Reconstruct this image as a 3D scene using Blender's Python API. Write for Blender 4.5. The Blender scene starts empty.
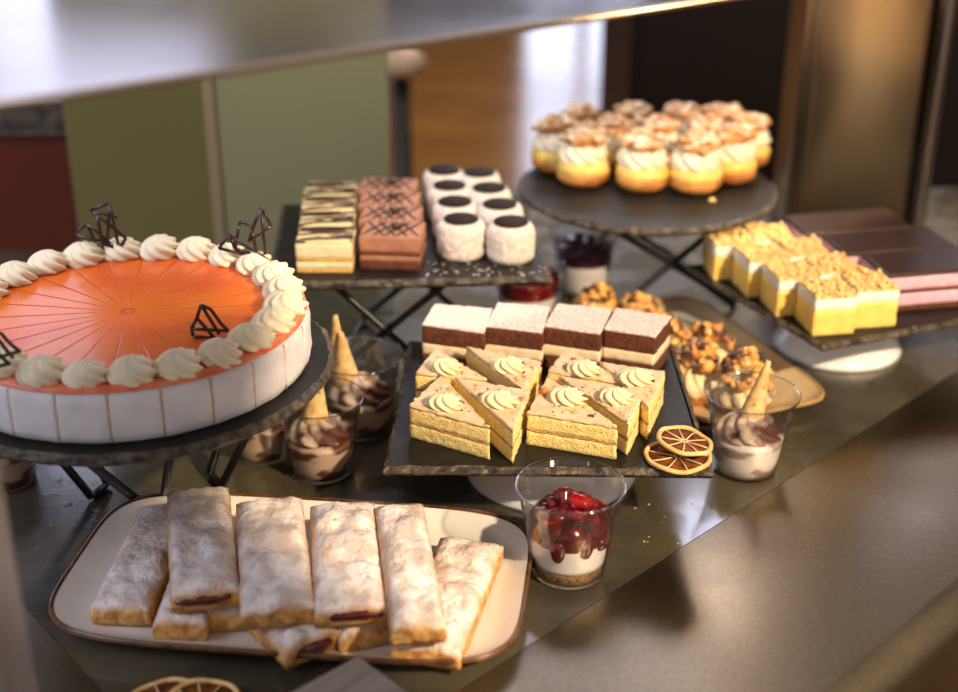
import bpy, math, random
from mathutils import Vector, Matrix, noise
random.seed(7)
SC = bpy.context.scene
COL = SC.collection
PI = math.pi
rad = math.radians
F, CX, CY, PITCH, H = 1375.0, 479.0, 346.0, rad(25), 0.60

def at(px, py, z):
    """photo pixel -> point on the horizontal plane at height z"""
    dx, dy = (px-CX)/F, -(py-CY)/F
    d = Vector((dx, math.cos(PITCH)+dy*math.sin(PITCH), -math.sin(PITCH)+dy*math.cos(PITCH)))
    t = (z-H)/d.z
    return Vector((d.x*t, d.y*t, z))

# ------------------------------------------------------------------ materials
def lin(c):
    return tuple((v/12.92 if v <= .04045 else ((v+.055)/1.055)**2.4) for v in [x/255 for x in c])+(1,)

def mat(name, c1, c2=None, scale=80, rough=.5, bump=0, bscale=None, sss=0, metallic=0, coat=0,
        pos=(.35, .65), detail=4, emit=0, dist=.001, spec=.5, c3=None, s3=400, p3=(.6, .66), sssr=.006, stretch=None):
    m = bpy.data.materials.new(name); m.use_nodes = True
    n, l = m.node_tree.nodes, m.node_tree.links
    b = n['Principled BSDF']
    b.inputs['Base Color'].default_value = lin(c1)
    b.inputs['Roughness'].default_value = rough
    b.inputs['Metallic'].default_value = metallic
    b.inputs['Specular IOR Level'].default_value = spec
    if coat:
        b.inputs['Coat Weight'].default_value = coat; b.inputs['Coat Roughness'].default_value = .08
    if sss:
        b.inputs['Subsurface Weight'].default_value = sss
        b.inputs['Subsurface Radius'].default_value = (1, .7, .5)
        b.inputs['Subsurface Scale'].default_value = sssr
    tc = n.new('ShaderNodeTexCoord'); vec = tc.outputs['Object']
    if stretch:
        mp = n.new('ShaderNodeMapping'); mp.inputs['Scale'].default_value = stretch
        l.new(vec, mp.inputs['Vector']); vec = mp.outputs['Vector']
    if c2:
        t = n.new('ShaderNodeTexNoise'); t.inputs['Scale'].default_value = scale; t.inputs['Detail'].default_value = detail
        l.new(vec, t.inputs['Vector'])
        r = n.new('ShaderNodeValToRGB')
        r.color_ramp.elements[0].position, r.color_ramp.elements[1].position = pos
        r.color_ramp.elements[0].color, r.color_ramp.elements[1].color = lin(c1), lin(c2)
        l.new(t.outputs['Fac'], r.inputs['Fac'])
        out = r.outputs['Color']
        if c3:
            t3 = n.new('ShaderNodeTexNoise'); t3.inputs['Scale'].default_value = s3; t3.inputs['Detail'].default_value = 3
            l.new(vec, t3.inputs['Vector'])
            r3 = n.new('ShaderNodeMapRange'); r3.inputs['From Min'].default_value, r3.inputs['From Max'].default_value = p3
            l.new(t3.outputs['Fac'], r3.inputs['Value'])
            mx = n.new('ShaderNodeMix'); mx.data_type = 'RGBA'
            l.new(r3.outputs['Result'], mx.inputs['Factor']); l.new(out, mx.inputs[6])
            mx.inputs[7].default_value = lin(c3); out = mx.outputs[2]
        l.new(out, b.inputs['Base Color'])
    if bump:
        t2 = n.new('ShaderNodeTexNoise'); t2.inputs['Scale'].default_value = bscale or scale; t2.inputs['Detail'].default_value = 5
        l.new(vec, t2.inputs['Vector'])
        bp = n.new('ShaderNodeBump'); bp.inputs['Strength'].default_value = bump; bp.inputs['Distance'].default_value = dist
        l.new(t2.outputs['Fac'], bp.inputs['Height']); l.new(bp.outputs['Normal'], b.inputs['Normal'])
    if emit:
        b.inputs['Emission Color'].default_value = lin(c1); b.inputs['Emission Strength'].default_value = emit
    return m

def dusted(name, side1, side2, dust1, dust2, scale=120, lo=.35, hi=.75, bump=.6, rough=.85, dsc=160, dm=.0012, thr=(.25, .5)):
    """icing sugar lying on whatever faces up, baked dough on the sides"""
    m = mat(name, side1, side2, scale=scale, rough=rough, bump=bump, bscale=scale*1.6, dist=dm)
    n, l = m.node_tree.nodes, m.node_tree.links
    b = n['Principled BSDF']; src = b.inputs['Base Color'].links[0].from_socket
    g = n.new('ShaderNodeTexCoord'); sp = n.new('ShaderNodeSeparateXYZ'); l.new(g.outputs['Normal'], sp.inputs[0])
    mr = n.new('ShaderNodeMapRange'); mr.inputs['From Min'].default_value = lo; mr.inputs['From Max'].default_value = hi
    l.new(sp.outputs['Z'], mr.inputs['Value'])
    t = n.new('ShaderNodeTexNoise'); t.inputs['Scale'].default_value = dsc; t.inputs['Detail'].default_value = 6
    l.new(g.outputs['Object'], t.inputs['Vector'])
    m2 = n.new('ShaderNodeMapRange'); m2.inputs['From Min'].default_value, m2.inputs['From Max'].default_value = thr
    l.new(t.outputs['Fac'], m2.inputs['Value'])
    mu = n.new('ShaderNodeMath'); mu.operation = 'MULTIPLY'; l.new(mr.outputs[0], mu.inputs[0]); l.new(m2.outputs[0], mu.inputs[1])
    r = n.new('ShaderNodeValToRGB'); r.color_ramp.elements[0].color = lin(dust2); r.color_ramp.elements[1].color = lin(dust1)
    r.color_ramp.elements[0].position = .4; r.color_ramp.elements[1].position = .6
    t4 = n.new('ShaderNodeTexNoise'); t4.inputs['Scale'].default_value = dsc*.35
    l.new(g.outputs['Object'], t4.inputs['Vector']); l.new(t4.outputs['Fac'], r.inputs['Fac'])
    mx = n.new('ShaderNodeMix'); mx.data_type = 'RGBA'
    l.new(mu.outputs[0], mx.inputs['Factor']); l.new(src, mx.inputs[6]); l.new(r.outputs['Color'], mx.inputs[7])
    l.new(mx.outputs[2], b.inputs['Base Color'])
    return m

def clear_plastic(name, tint=(250, 250, 252)):
    m = bpy.data.materials.new(name); m.use_nodes = True
    n, l = m.node_tree.nodes, m.node_tree.links
    n.remove(n['Principled BSDF'])
    tr = n.new('ShaderNodeBsdfTransparent'); tr.inputs[0].default_value = lin(tint)
    gl = n.new('ShaderNodeBsdfGlossy'); gl.inputs['Roughness'].default_value = .06
    fr = n.new('ShaderNodeLayerWeight'); fr.inputs['Blend'].default_value = .5
    pw = n.new('ShaderNodeMath'); pw.operation = 'POWER'; pw.inputs[1].default_value = 3.5; l.new(fr.outputs['Facing'], pw.inputs[0])
    ad = n.new('ShaderNodeMath'); ad.operation = 'MULTIPLY_ADD'; ad.inputs[1].default_value = .75; ad.inputs[2].default_value = .06; l.new(pw.outputs[0], ad.inputs[0])
    mx = n.new('ShaderNodeMixShader')
    l.new(ad.outputs[0], mx.inputs[0]); l.new(tr.outputs[0], mx.inputs[1]); l.new(gl.outputs[0], mx.inputs[2])
    l.new(mx.outputs[0], n['Material Output'].inputs['Surface'])
    return m

def steel(name, c=(190, 182, 172), rough=.33, stretch=(3, 300, 3), bump=.06):
    m = mat(name, c, tuple(int(v*.93) for v in c), scale=6, rough=rough, metallic=1, bump=bump, bscale=10, dist=.0004, stretch=stretch)
    n, l = m.node_tree.nodes, m.node_tree.links
    b = n['Principled BSDF']
    t = n.new('ShaderNodeTexNoise'); t.inputs['Scale'].default_value = 9; t.inputs['Detail'].default_value = 4
    tc = n.new('ShaderNodeTexCoord'); l.new(tc.outputs['Object'], t.inputs['Vector'])
    r = n.new('ShaderNodeMapRange'); r.inputs['To Min'].default_value = rough*.75; r.inputs['To Max'].default_value = rough*1.35
    r.inputs['From Min'].default_value = .15; r.inputs['From Max'].default_value = .85
    l.new(t.outputs['Fac'], r.inputs['Value']); l.new(r.outputs[0], b.inputs['Roughness'])
    return m

M = {}
M['slate'] = mat('slate', (19, 18, 18), (35, 32, 30), scale=45, rough=.5, spec=.24, bump=.5, bscale=160, dist=.0006, c3=(20, 18, 18), s3=300)
M['slate_edge'] = mat('slate_edge', (36, 33, 32), (92, 80, 66), scale=130, rough=.5, bump=.9, bscale=200, dist=.002)
M['black_metal'] = mat('black_metal', (16, 15, 15), rough=.35)
M['ceramic'] = mat('white_ceramic', (240, 240, 243), rough=.18, coat=.4)
M['plate_white'] = mat('plate_glaze', (238, 235, 232), (230, 226, 222), scale=30, rough=.2, coat=.5, c3=(150, 125, 100), s3=260, p3=(.74, .78))
M['plate_rim'] = mat('plate_brown_rim', (112, 74, 46), (70, 42, 26), scale=90, rough=.3, coat=.4)
M['plate_beige'] = mat('plate_beige_glaze', (222, 196, 152), (214, 186, 142), scale=30, rough=.22, coat=.5)
M['plate_tan'] = mat('plate_tan_rim', (186, 152, 104), (160, 124, 78), scale=60, rough=.3, coat=.4)
M['cream'] = mat('whipped_cream', (246, 238, 218), (240, 228, 202), scale=60, rough=.45, sss=.25, bump=.12, bscale=300, dist=.0006)
M['cream_white'] = mat('white_cream', (244, 242, 240), (236, 233, 230), scale=60, rough=.5, sss=.2, bump=.15, bscale=260, dist=.0006)
M['cake_side'] = mat('cake_side_cream', (226, 226, 236), (214, 213, 224), scale=50, rough=.55, sss=.15, bump=.6, bscale=70, dist=.001)
M['coral'] = mat('coral_cream', (226, 92, 52), (240, 150, 110), scale=90, rough=.4, sss=.1)
M['butter'] = mat('buttercream', (248, 236, 204), (240, 224, 184), scale=60, rough=.45, sss=.25)
M['topcream'] = mat('nougat_cream', (238, 212, 180), (222, 190, 154), scale=90, rough=.6, bump=.4, bscale=260, sss=.1, dist=.001, c3=(150, 104, 70), s3=330, p3=(.66, .7))
M['filling'] = mat('nougat_filling', (196, 150, 112), (176, 128, 92), scale=120, rough=.6, bump=.4)
M['sponge'] = mat('yellow_sponge', (255, 234, 164), (248, 216, 134), scale=240, rough=.9, bump=1, bscale=620, sss=.15, dist=.0018, c3=(204, 152, 70), s3=600, p3=(.62, .72))
M['chocsponge'] = mat('chocolate_sponge', (122, 68, 48), (88, 46, 32), scale=240, rough=.95, bump=1, bscale=560, dist=.004)
M['sugar'] = mat('icing_sugar', (238, 228, 226), (206, 186, 184), scale=420, rough=.9, bump=.8, bscale=420, dist=.001, pos=(.4, .62), c3=(150, 112, 104), s3=500, p3=(.68, .74))
M['vanilla'] = mat('vanilla_cream', (240, 224, 196), (228, 206, 170), scale=120, rough=.6, bump=.3, sss=.1)
M['strudel'] = dusted('strudel_pastry', (228, 180, 112), (176, 118, 62), (238, 232, 234), (206, 190, 184), thr=(.22, .42), bump=1, dm=.003, lo=.2, hi=.8)
M['redfill'] = mat('cherry_filling', (96, 14, 26), (50, 8, 18), scale=120, rough=.25, coat=.5, bump=.5)
M['choc'] = mat('dark_chocolate', (52, 26, 20), (38, 18, 14), scale=60, rough=.3, coat=.3)
M['disc'] = mat('dark_chocolate_disc', (42, 25, 18), (30, 17, 12), scale=60, rough=.7, spec=.2)
M['mousse'] = mat('chocolate_mousse', (176, 124, 98), (158, 106, 82), scale=50, rough=.6, bump=.3, bscale=150, sss=.1)
M['tiramisu'] = mat('pale_mousse', (240, 226, 188), (228, 206, 158), scale=60, rough=.55, bump=.25, bscale=150, sss=.1)
M['gold'] = mat('golden_biscuit', (214, 174, 92), (186, 138, 62), scale=200, rough=.8, bump=.8)
M['coconut'] = mat('coconut_flakes', (244, 236, 232), (226, 212, 206), scale=260, rough=.8, bump=1, bscale=420, sss=.1, dist=.003)
M['choux'] = mat('choux_pastry', (222, 160, 84), (176, 108, 46), scale=50, rough=.55, bump=.6, bscale=120, dist=.002)
M['lid'] = dusted('choux_lid_sugar', (222, 160, 92), (150, 92, 46), (250, 236, 214), (232, 200, 160), scale=110, lo=.1, hi=.8, thr=(.42, .56), dsc=110)
M['lemon'] = mat('lemon_cream', (246, 218, 132), (238, 200, 100), scale=60, rough=.35, sss=.2)
M['custard'] = mat('yellow_custard', (244, 216, 128), (236, 204, 108), scale=70, rough=.4, sss=.25, bump=.15)
M['crumble'] = mat('crumble', (250, 222, 160), (228, 184, 112), scale=220, rough=.8, bump=1, bscale=300, dist=.002)
M['pink'] = mat('pink_mousse', (230, 188, 208), (218, 168, 194), scale=160, rough=.6, bump=.5, sss=.15)
M['glaze_choc'] = mat('chocolate_glaze', (58, 34, 27), (44, 26, 22), scale=20, rough=.4, coat=.1, c3=(190, 120, 110), s3=40, p3=(.7, .73))
M['nut'] = mat('caramelised_nut', (242, 190, 110), (196, 128, 58), c3=(84, 42, 24), s3=75, p3=(.52, .6), scale=80, rough=.25, coat=.6, bump=.3, bscale=160)
M['nutcream'] = mat('nut_cream', (240, 222, 184), (226, 202, 156), scale=80, rough=.5, sss=.2)
M['shell'] = mat('tart_shell', (214, 160, 86), (180, 120, 56), scale=120, rough=.7, bump=.5)
M['wafer'] = mat('wafer', (232, 202, 150), (204, 160, 100), scale=120, rough=.7, bump=.4, c3=(120, 74, 44), s3=240, p3=(.66, .7))
M['cocoa'] = mat('cocoa_cream', (226, 202, 182), (96, 46, 36), scale=45, rough=.6, pos=(.42, .56), bump=.3, sss=.1)
M['swirl'] = mat('marbled_cream', (214, 188, 164), (110, 70, 52), scale=34, rough=.4, pos=(.47, .54), sss=.1, detail=1, stretch=(1, 1, 2.2))
M['swirl_white'] = mat('light_marbled_cream', (240, 234, 228), (178, 156, 146), scale=34, rough=.4, pos=(.5, .57), sss=.1, detail=1, stretch=(1, 1, 2.2))
M['biscuit'] = mat('biscuit_crumbs', (206, 166, 108), (160, 112, 62), scale=260, rough=.9, bump=1, bscale=400, dist=.002, c3=(110, 70, 40), s3=300)
M['cherry'] = mat('red_cherry', (150, 12, 22), (84, 6, 16), scale=60, rough=.12, coat=.8, sss=.15)
M['sauce'] = mat('cherry_sauce', (98, 8, 22), (56, 5, 14), scale=60, rough=.1, coat=.9)
M['berry'] = mat('dark_berry', (110, 50, 84), (62, 24, 46), scale=60, rough=.3, coat=.4)
M['peel'] = mat('dried_peel', (238, 206, 148), (212, 164, 98), scale=120, rough=.6, bump=.4)
M['flesh'] = mat('dried_flesh', (132, 76, 34), (78, 40, 18), scale=140, rough=.6, spec=.2, bump=.6, bscale=120)
M['membrane'] = mat('dried_membrane', (236, 212, 172), (220, 186, 140), scale=100, rough=.6)
M['plastic'] = clear_plastic('clear_plastic')
M['rim_plastic'] = clear_plastic('clear_plastic_rim', (225, 225, 228))
M['steel'] = steel('brushed_steel', (134, 120, 99), .34, (40, 40, 40), .018)
M['steel_cool'] = steel('shelf_steel', (168, 160, 156), .17)
M['steel_col'] = steel('column_steel', (178, 160, 140), .3, (300, 300, 3))
M['steel_post'] = steel('post_steel', (208, 208, 218), .48, (40, 40, 4), .02)
M['greywood'] = mat('grey_grained_wood', (142, 132, 122), (112, 102, 92), scale=14, rough=.7, stretch=(1, 14, 14), bump=.3)
M['crumb'] = mat('cake_crumb', (230, 196, 130), rough=.9)

# glaze with its own red-to-orange marbling
M['glaze'] = mat('orange_glaze', (236, 118, 30), (216, 88, 28), scale=9, rough=.3, coat=.25, bump=.25, bscale=45, dist=.001, pos=(.4, .7), c3=(232, 130, 70), s3=60, p3=(.62, .8), stretch=(1, 1.6, 1))
M['cut'] = mat('glaze_cut', (186, 66, 26), (206, 84, 36), scale=80, rough=.4)

# streaked tops
def streaked(name, base, dark):
    m = mat(name, base, tuple(int(v*.94) for v in base), scale=60, rough=.5, bump=.2)
    n, l = m.node_tree.nodes, m.node_tree.links
    b = n['Principled BSDF']; src = b.inputs['Base Color'].links[0].from_socket
    tc = n.new('ShaderNodeTexCoord'); mp = n.new('ShaderNodeMapping')
    mp.inputs['Rotation'].default_value = (0, 0, rad(-22)); mp.inputs['Scale'].default_value = (22, 85, 10)
    l.new(tc.outputs['Object'], mp.inputs[0])
    t = n.new('ShaderNodeTexNoise'); t.inputs['Scale'].default_value = 1; t.inputs['Detail'].default_value = 2; l.new(mp.outputs[0], t.inputs['Vector'])
    r = n.new('ShaderNodeMapRange'); r.inputs['From Min'].default_value = .50; r.inputs['From Max'].default_value = .54
    l.new(t.outputs['Fac'], r.inputs['Value'])
    mx = n.new('ShaderNodeMix'); mx.data_type = 'RGBA'; l.new(r.outputs[0], mx.inputs['Factor']); l.new(src, mx.inputs[6]); mx.inputs[7].default_value = lin(dark)
    l.new(mx.outputs[2], b.inputs['Base Color']); return m
M['streak'] = streaked('marbled_top', (236, 214, 160), (70, 42, 30))

# ------------------------------------------------------------------ builders
def thing(name, label, cat, loc=(0, 0, 0), rz=0, group=None):
    o = bpy.data.objects.new(name, None); COL.objects.link(o)
    o.empty_display_size = .02
    o.location = loc; o.rotation_euler = (0, 0, rz)
    o['label'] = label; o['category'] = cat
    if group: o['group'] = group
    return o

def tag(o, label, cat, group=None):
    o['label'] = label; o['category'] = cat
    if group: o['group'] = group
    return o

def obj(name, vf, m, parent=None, smooth=True, loc=None, rot=None, scale=None, mats=None, fm=None):
    me = bpy.data.meshes.new(name); me.from_pydata([tuple(v) for v in vf[0]], [], vf[1]); me.update()
    if mats:
        for q in mats: me.materials.append(q)
        if fm:
            for p, k in zip(me.polygons, fm): p.material_index = k
    else: me.materials.append(m)
    me.polygons.foreach_set('use_smooth', [smooth and len(p.vertices) < 20 for p in me.polygons])
    o = bpy.data.objects.new(name, me); COL.objects.link(o)
    if parent: o.parent = parent
    if loc is not None: o.location = loc
    if rot is not None: o.rotation_euler = rot
    if scale is not None: o.scale = scale
    return o

def dup(r, loc, rz=0, label=None):
    def cp(o, par):
        c = o.copy(); COL.objects.link(c); c.parent = par
        for ch in list(o.children): cp(ch, c)
        return c
    c = cp(r, None); c.location = loc; c.rotation_euler = (0, 0, rz)
    if label: c['label'] = label
    return c

def join(*vfs):
    V, Fc = [], []
    for v, f in vfs:
        k = len(V); V += list(v); Fc += [tuple(i+k for i in q) for q in f]
    return V, Fc

def xf(vf, mtx): return [mtx @ Vector(v) for v in vf[0]], vf[1]

def lathe(prof, n=40, fn=None):
    """prof: list of (r,z); fn(r,z,theta,k)->(r,z)"""
    V, Fc = [], []
    for k, (r, z) in enumerate(prof):
        for i in range(n):
            a = 2*PI*i/n
            rr, zz = (fn(r, z, a, k) if fn else (r, z))
            V.append((rr*math.cos(a), rr*math.sin(a), zz))
    for k in range(len(prof)-1):
        for i in range(n):
            j = (i+1) % n
            Fc.append((k*n+i, k*n+j, (k+1)*n+j, (k+1)*n+i))
    if prof[0][0] > 1e-6: Fc.append(tuple(reversed(range(n))))
    if prof[-1][0] > 1e-6: Fc.append(tuple((len(prof)-1)*n+i for i in range(n)))
    return V, Fc

def lathe_open(prof, n=40):
    v, f = lathe(prof, n); return v, [q for q in f if len(q) == 4]

def tube(pts, r, n=8, closed=False, taper=None):
    pts = [Vector(p) for p in pts]; V, Fc = [], []
    N = len(pts); up = Vector((0, 0, 1))
    for k, p in enumerate(pts):
        a = pts[(k-1) % N] if (closed or k > 0) else p
        b = pts[(k+1) % N] if (closed or k < N-1) else p
        t = (b-a).normalized()
        u = t.cross(up)
        if u.length < .05: u = t.cross(Vector((1, 0, 0)))
        u.normalize(); w = u.cross(t)
        rr = r*(taper(k/(N-1)) if taper else 1)
        for i in range(n):
            an = 2*PI*i/n; V.append(p+u*rr*math.cos(an)+w*rr*math.sin(an))
    for k in range(N if closed else N-1):
        k2 = (k+1) % N
        for i in range(n):
            j = (i+1) % n; Fc.append((k*n+i, k2*n+i, k2*n+j, k*n+j))
    if not closed:
        Fc.append(tuple(range(n))); Fc.append(tuple(reversed([(N-1)*n+i for i in range(n)])))
    return V, Fc

def resample(poly, step):
    out = []
    for i, p in enumerate(poly):
        q = poly[(i+1) % len(poly)]; p, q = Vector(p[:2]), Vector(q[:2])
        m = max(1, int((q-p).length/step))
        for k in range(m): out.append(p+(q-p)*k/m)
    return out

def roundpoly(poly, r, n=4):
    out = []
    L = len(poly)
    for i in range(L):
        p = Vector(poly[i][:2]); a = (Vector(poly[i-1][:2])-p); b = (Vector(poly[(i+1) % L][:2])-p)
        A, B = p+a.normalized()*r, p+b.normalized()*r
        for k in range(n+1):
            t = k/n; out.append(A*(1-t)**2+p*2*t*(1-t)+B*t*t)
    return out

def rings(outline, prof, jit=0, seed=0, nf=120, cap=True):
    """outline CCW; prof list of (inset, z). walls + caps, jittered for crumbly edges"""
    N = len(outline); nor = []
    for i in range(N):
        t = (outline[(i+1) % N]-outline[i-1]).normalized(); nor.append(Vector((t.y, -t.x)))
    V, Fc = [], []
    for ins, z in prof:
        for i, p in enumerate(outline):
            j = jit*noise.noise(Vector((p.x*nf+seed*7.1, p.y*nf, z*nf*1.5+seed)))
            q = p+nor[i]*(j-ins)
            V.append((q.x, q.y, z+j*.35))
    K = len(prof)
    for k in range(K-1):
        for i in range(N):
            j = (i+1) % N; Fc.append((k*N+i, k*N+j, (k+1)*N+j, (k+1)*N+i))
    if cap:
        Fc.append(tuple(reversed(range(N)))); Fc.append(tuple((K-1)*N+i for i in range(N)))
    return V, Fc

def ccw(poly):
    s = sum(poly[i][0]*poly[(i+1) % len(poly)][1]-poly[(i+1) % len(poly)][0]*poly[i][1] for i in range(len(poly)))
    return poly if s > 0 else list(reversed(poly))

def layer(poly, z0, z1, jit=.0006, seed=0, step=.0025, bev=.0006, nf=300):
    o = resample(ccw(poly), step)
    h = z1-z0; k = max(2, int(h/.003))
    prof = [(bev, z0), (0, z0+bev)]+[(0, z0+bev+(h-2*bev)*i/k) for i in range(1, k)]+[(0, z1-bev), (bev, z1)]
    return rings(o, prof, jit, seed, nf)

def box(x0, x1, y0, y1, z0, z1):
    V = [(x, y, z) for z in (z0, z1) for y in (y0, y1) for x in (x0, x1)]
    return V, [(0, 2, 3, 1), (4, 5, 7, 6), (0, 1, 5, 4), (2, 6, 7, 3), (0, 4, 6, 2), (1, 3, 7, 5)]

def bevbox(x0, x1, y0, y1, z0, z1, b=.002):
    o = roundpoly([(x0, y0), (x1, y0), (x1, y1), (x0, y1)], max(b*1.5, .0005), 3)
    return rings(o, [(b, z0), (0, z0+b), (0, z1-b), (b, z1)])

def blob(rx, ry, rz, n=14, m=8, amp=.1, nf=60, seed=0):
    V, Fc = [(0, 0, -rz)], []
    for k in range(1, m):
        ph = -PI/2+PI*k/m
        for i in range(n):
            a = 2*PI*i/n
            d = Vector((math.cos(ph)*math.cos(a), math.cos(ph)*math.sin(a), math.sin(ph)))
            s = 1+amp*noise.noise(Vector((d.x*rx*nf+seed, d.y*ry*nf, d.z*rz*nf+seed*2.3)))
            V.append((d.x*rx*s, d.y*ry*s, d.z*rz*s))
    V.append((0, 0, rz)); T = len(V)-1
    for i in range(n):
        j = (i+1) % n
        Fc.append((0, 1+j, 1+i)); Fc.append((T, 1+(m-2)*n+i, 1+(m-2)*n+j))
        for k in range(m-2): Fc.append((1+k*n+i, 1+k*n+j, 1+(k+1)*n+j, 1+(k+1)*n+i))
    return V, Fc

def rosette(R, Hh, n=7, twist=1.6, amp=.17, seg=None, rows=14, seed=0, fat=False):
    seg = seg or n*8
    def prof(t):
        pts = [(0, .72), (.08, .93), (.22, 1.0), (.4, .88), (.55, .70), (.7, .58), (.82, .36), (.93, .14), (1, .0)]
        if fat: pts = [(0, .8), (.1, .96), (.3, 1.0), (.5, .93), (.68, .78), (.8, .6), (.9, .38), (.96, .18), (1, .0)]
        for (a, b), (c, d) in zip(pts, pts[1:]):
            if t <= c: return b+(d-b)*(t-a)/(c-a)
        return 0
    V, Fc = [], []
    for k in range(rows+1):
        t = k/rows
        for i in range(seg):
            a = 2*PI*i/seg
            w = abs(math.cos(n*(a+twist*t+seed)/2))
            r = R*prof(t)*(1-amp*1.3*(1-w)+amp*.4)
            z = Hh*t - Hh*.05*(1-w)
            r *= 1+.09*noise.noise(Vector((math.cos(a)+seed, math.sin(a), t*2)))
            V.append((r*math.cos(a), r*math.sin(a), max(z, 0)))
    for k in range(rows):
        for i in range(seg):
            j = (i+1) % seg; Fc.append((k*seg+i, k*seg+j, (k+1)*seg+j, (k+1)*seg+i))
    Fc.append(tuple(reversed(range(seg))))
    return V, Fc

# ------------------------------------------------------------------ the room and the counter
def struct(name, vf, m, smooth=False):
    o = obj(name, vf, m, smooth=smooth); o['kind'] = 'structure'; return o

m_floor = mat('floor_boards', (150, 108, 58), (120, 82, 44), scale=3, rough=.16, stretch=(1, 4, 1))
struct('floor', box(-5, 6, -2, 9.2, -.95, -.9), m_floor)
m_wall = mat('wall_paint', (60, 44, 34), (50, 36, 28), scale=2, rough=.8)
struct('wall_back', box(-5, 6, 9.0, 9.2, -.9, 2.6), m_wall)
struct('wall_left', box(-5.2, -5, -2, 9.2, -.9, 2.6), m_wall)
m_day = mat('daylight_pane', (214, 226, 255), rough=.3, emit=4)
m_fr = mat('window_frame_paint', (190, 190, 195), rough=.5)
def window(name, x0, x1, y, z0, z1, m, nx=3, nz=2):
    w = struct(name, box(x0, x1, y-.02, y, z0, z1), m)
    V = []
    for i in range(nx+1):
        x = x0+(x1-x0)*i/nx; V.append(box(x-.03, x+.03, y-.06, y-.01, z0, z1))
    for k in range(nz+1):
        z = z0+(z1-z0)*k/nz; V.append(box(x0, x1, y-.055, y-.012, z-.03, z+.03))
    obj('window_frame', join(*V), m_fr, w, smooth=False)
    return w
window('window_1', .28, 1.06, 8.98, -.85, 1.5, m_day, 2, 3)
m_glow = mat('added_glow_pane', (206, 212, 240), rough=.3, emit=11)
window('added_glow_panel', -.2, 1.3, 3.4, 1.36, 1.95, m_glow, 2, 1)  # unseen glowing panel, added to give the counter a bright reflection
m_day2 = mat('daylight_pane_soft', (206, 210, 240), rough=.3, emit=2.5)
window('window_2', -3.6, -.95, 5.0, .75, 2.4, m_day2, 3, 2)
struct('wall_middle', box(-4.9, -.5, 5.0, 5.1, .55, 2.6), m_wall)

# green screens behind the counter
m_green = mat('sage_panel', (146, 144, 106), (138, 136, 99), scale=2, rough=.6)
m_olive = mat('olive_panel', (112, 106, 62), (104, 98, 56), scale=2, rough=.6)
def yplane(px, py, Y):
    dx, dy = (px-CX)/F, -(py-CY)/F
    d = Vector((dx, math.cos(PITCH)+dy*math.sin(PITCH), -math.sin(PITCH)+dy*math.cos(PITCH)))
    t = Y/d.y; return Vector((d.x*t, Y, H+d.z*t))
YG = 1.53
a0, a1, a2 = yplane(68, 150, YG).x, yplane(213, 150, YG).x, yplane(388, 120, YG).x
g = thing('folding_screen', 'green two-tone panel screen standing on the back of the counter, behind the torte', 'screen', (0, 0, 0))
obj('olive_panel', box(a0, a1-.006, YG, YG+.03, 0, .62), m_olive, g, smooth=False)
obj('sage_panel', box(a1+.006, a2, YG, YG+.03, 0, .62), m_green, g, smooth=False)
obj('seam_strip', box(a1-.006, a1+.006, YG-.004, YG+.03, 0, .62), mat('seam', (150, 134, 104), rough=.5), g, smooth=False)
# dark red cabinet far left with a speckled top
YC = 1.56
c0 = yplane(-120, 150, YC); c1 = yplane(80, 150, YC); ct = yplane(30, 133, YC).z
g = thing('red_brown_cabinet', 'dark red brown cabinet with speckled stone top at far left', 'cabinet', (0, 0, 0))
obj('cabinet_body', box(c0.x, c1.x, YC, YC+.22, 0, ct), mat('red_brown_wood', (104, 32, 8), (84, 24, 6), scale=4, rough=.5), g, smooth=False)
obj('stone_top', box(c0.x, c1.x-.012, YC-.01, YC+.22, ct, ct+.04), mat('speckled_stone', (92, 84, 74), (48, 42, 38), scale=60, rough=.5), g, smooth=False)
# dark post with pale knob
YP = 2.6
k0, k1 = yplane(392, 120, YP).x, yplane(411, 120, YP).x; kt = yplane(400, 75, YP).z
g = thing('barrier_post', 'slim black post with pale round cap beside the green screen', 'post', ((k0+k1)/2, YP, -.9))
hh = kt+.9
obj('post_shaft', lathe([((k1-k0)/2, 0), ((k1-k0)/2, hh)], 20), M['black_metal'], g)
obj('post_cap', lathe([(.03, hh), (.048, hh+.01), (.05, hh+.03), (.03, hh+.05), (0, hh+.055)], 20), mat('pale_cap', (196, 168, 140), rough=.4), g)
# dark cabinet behind the puffs
YD = 2.5
d0, d1 = yplane(628, 100, YD).x, yplane(1100, 100, YD).x
g = thing('dark_cabinet', 'tall dark brown cabinet behind the cream puffs', 'cabinet', (0, 0, 0))
mdk = mat('dark_wood', (34, 20, 12), (26, 15, 9), scale=3, rough=.5)
obj('cabinet_body', box(d0, d1, YD, YD+.6, -.9, .32), mdk, g, smooth=False)
obj('door_panel', box(d0+.02, d0+.5, YD-.018, YD, -.85, .29), mdk, g, smooth=False)
obj('door_panel', box(d0+.52, d1-.02, YD-.018, YD, -.85, .29), mdk, g, smooth=False)

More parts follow.
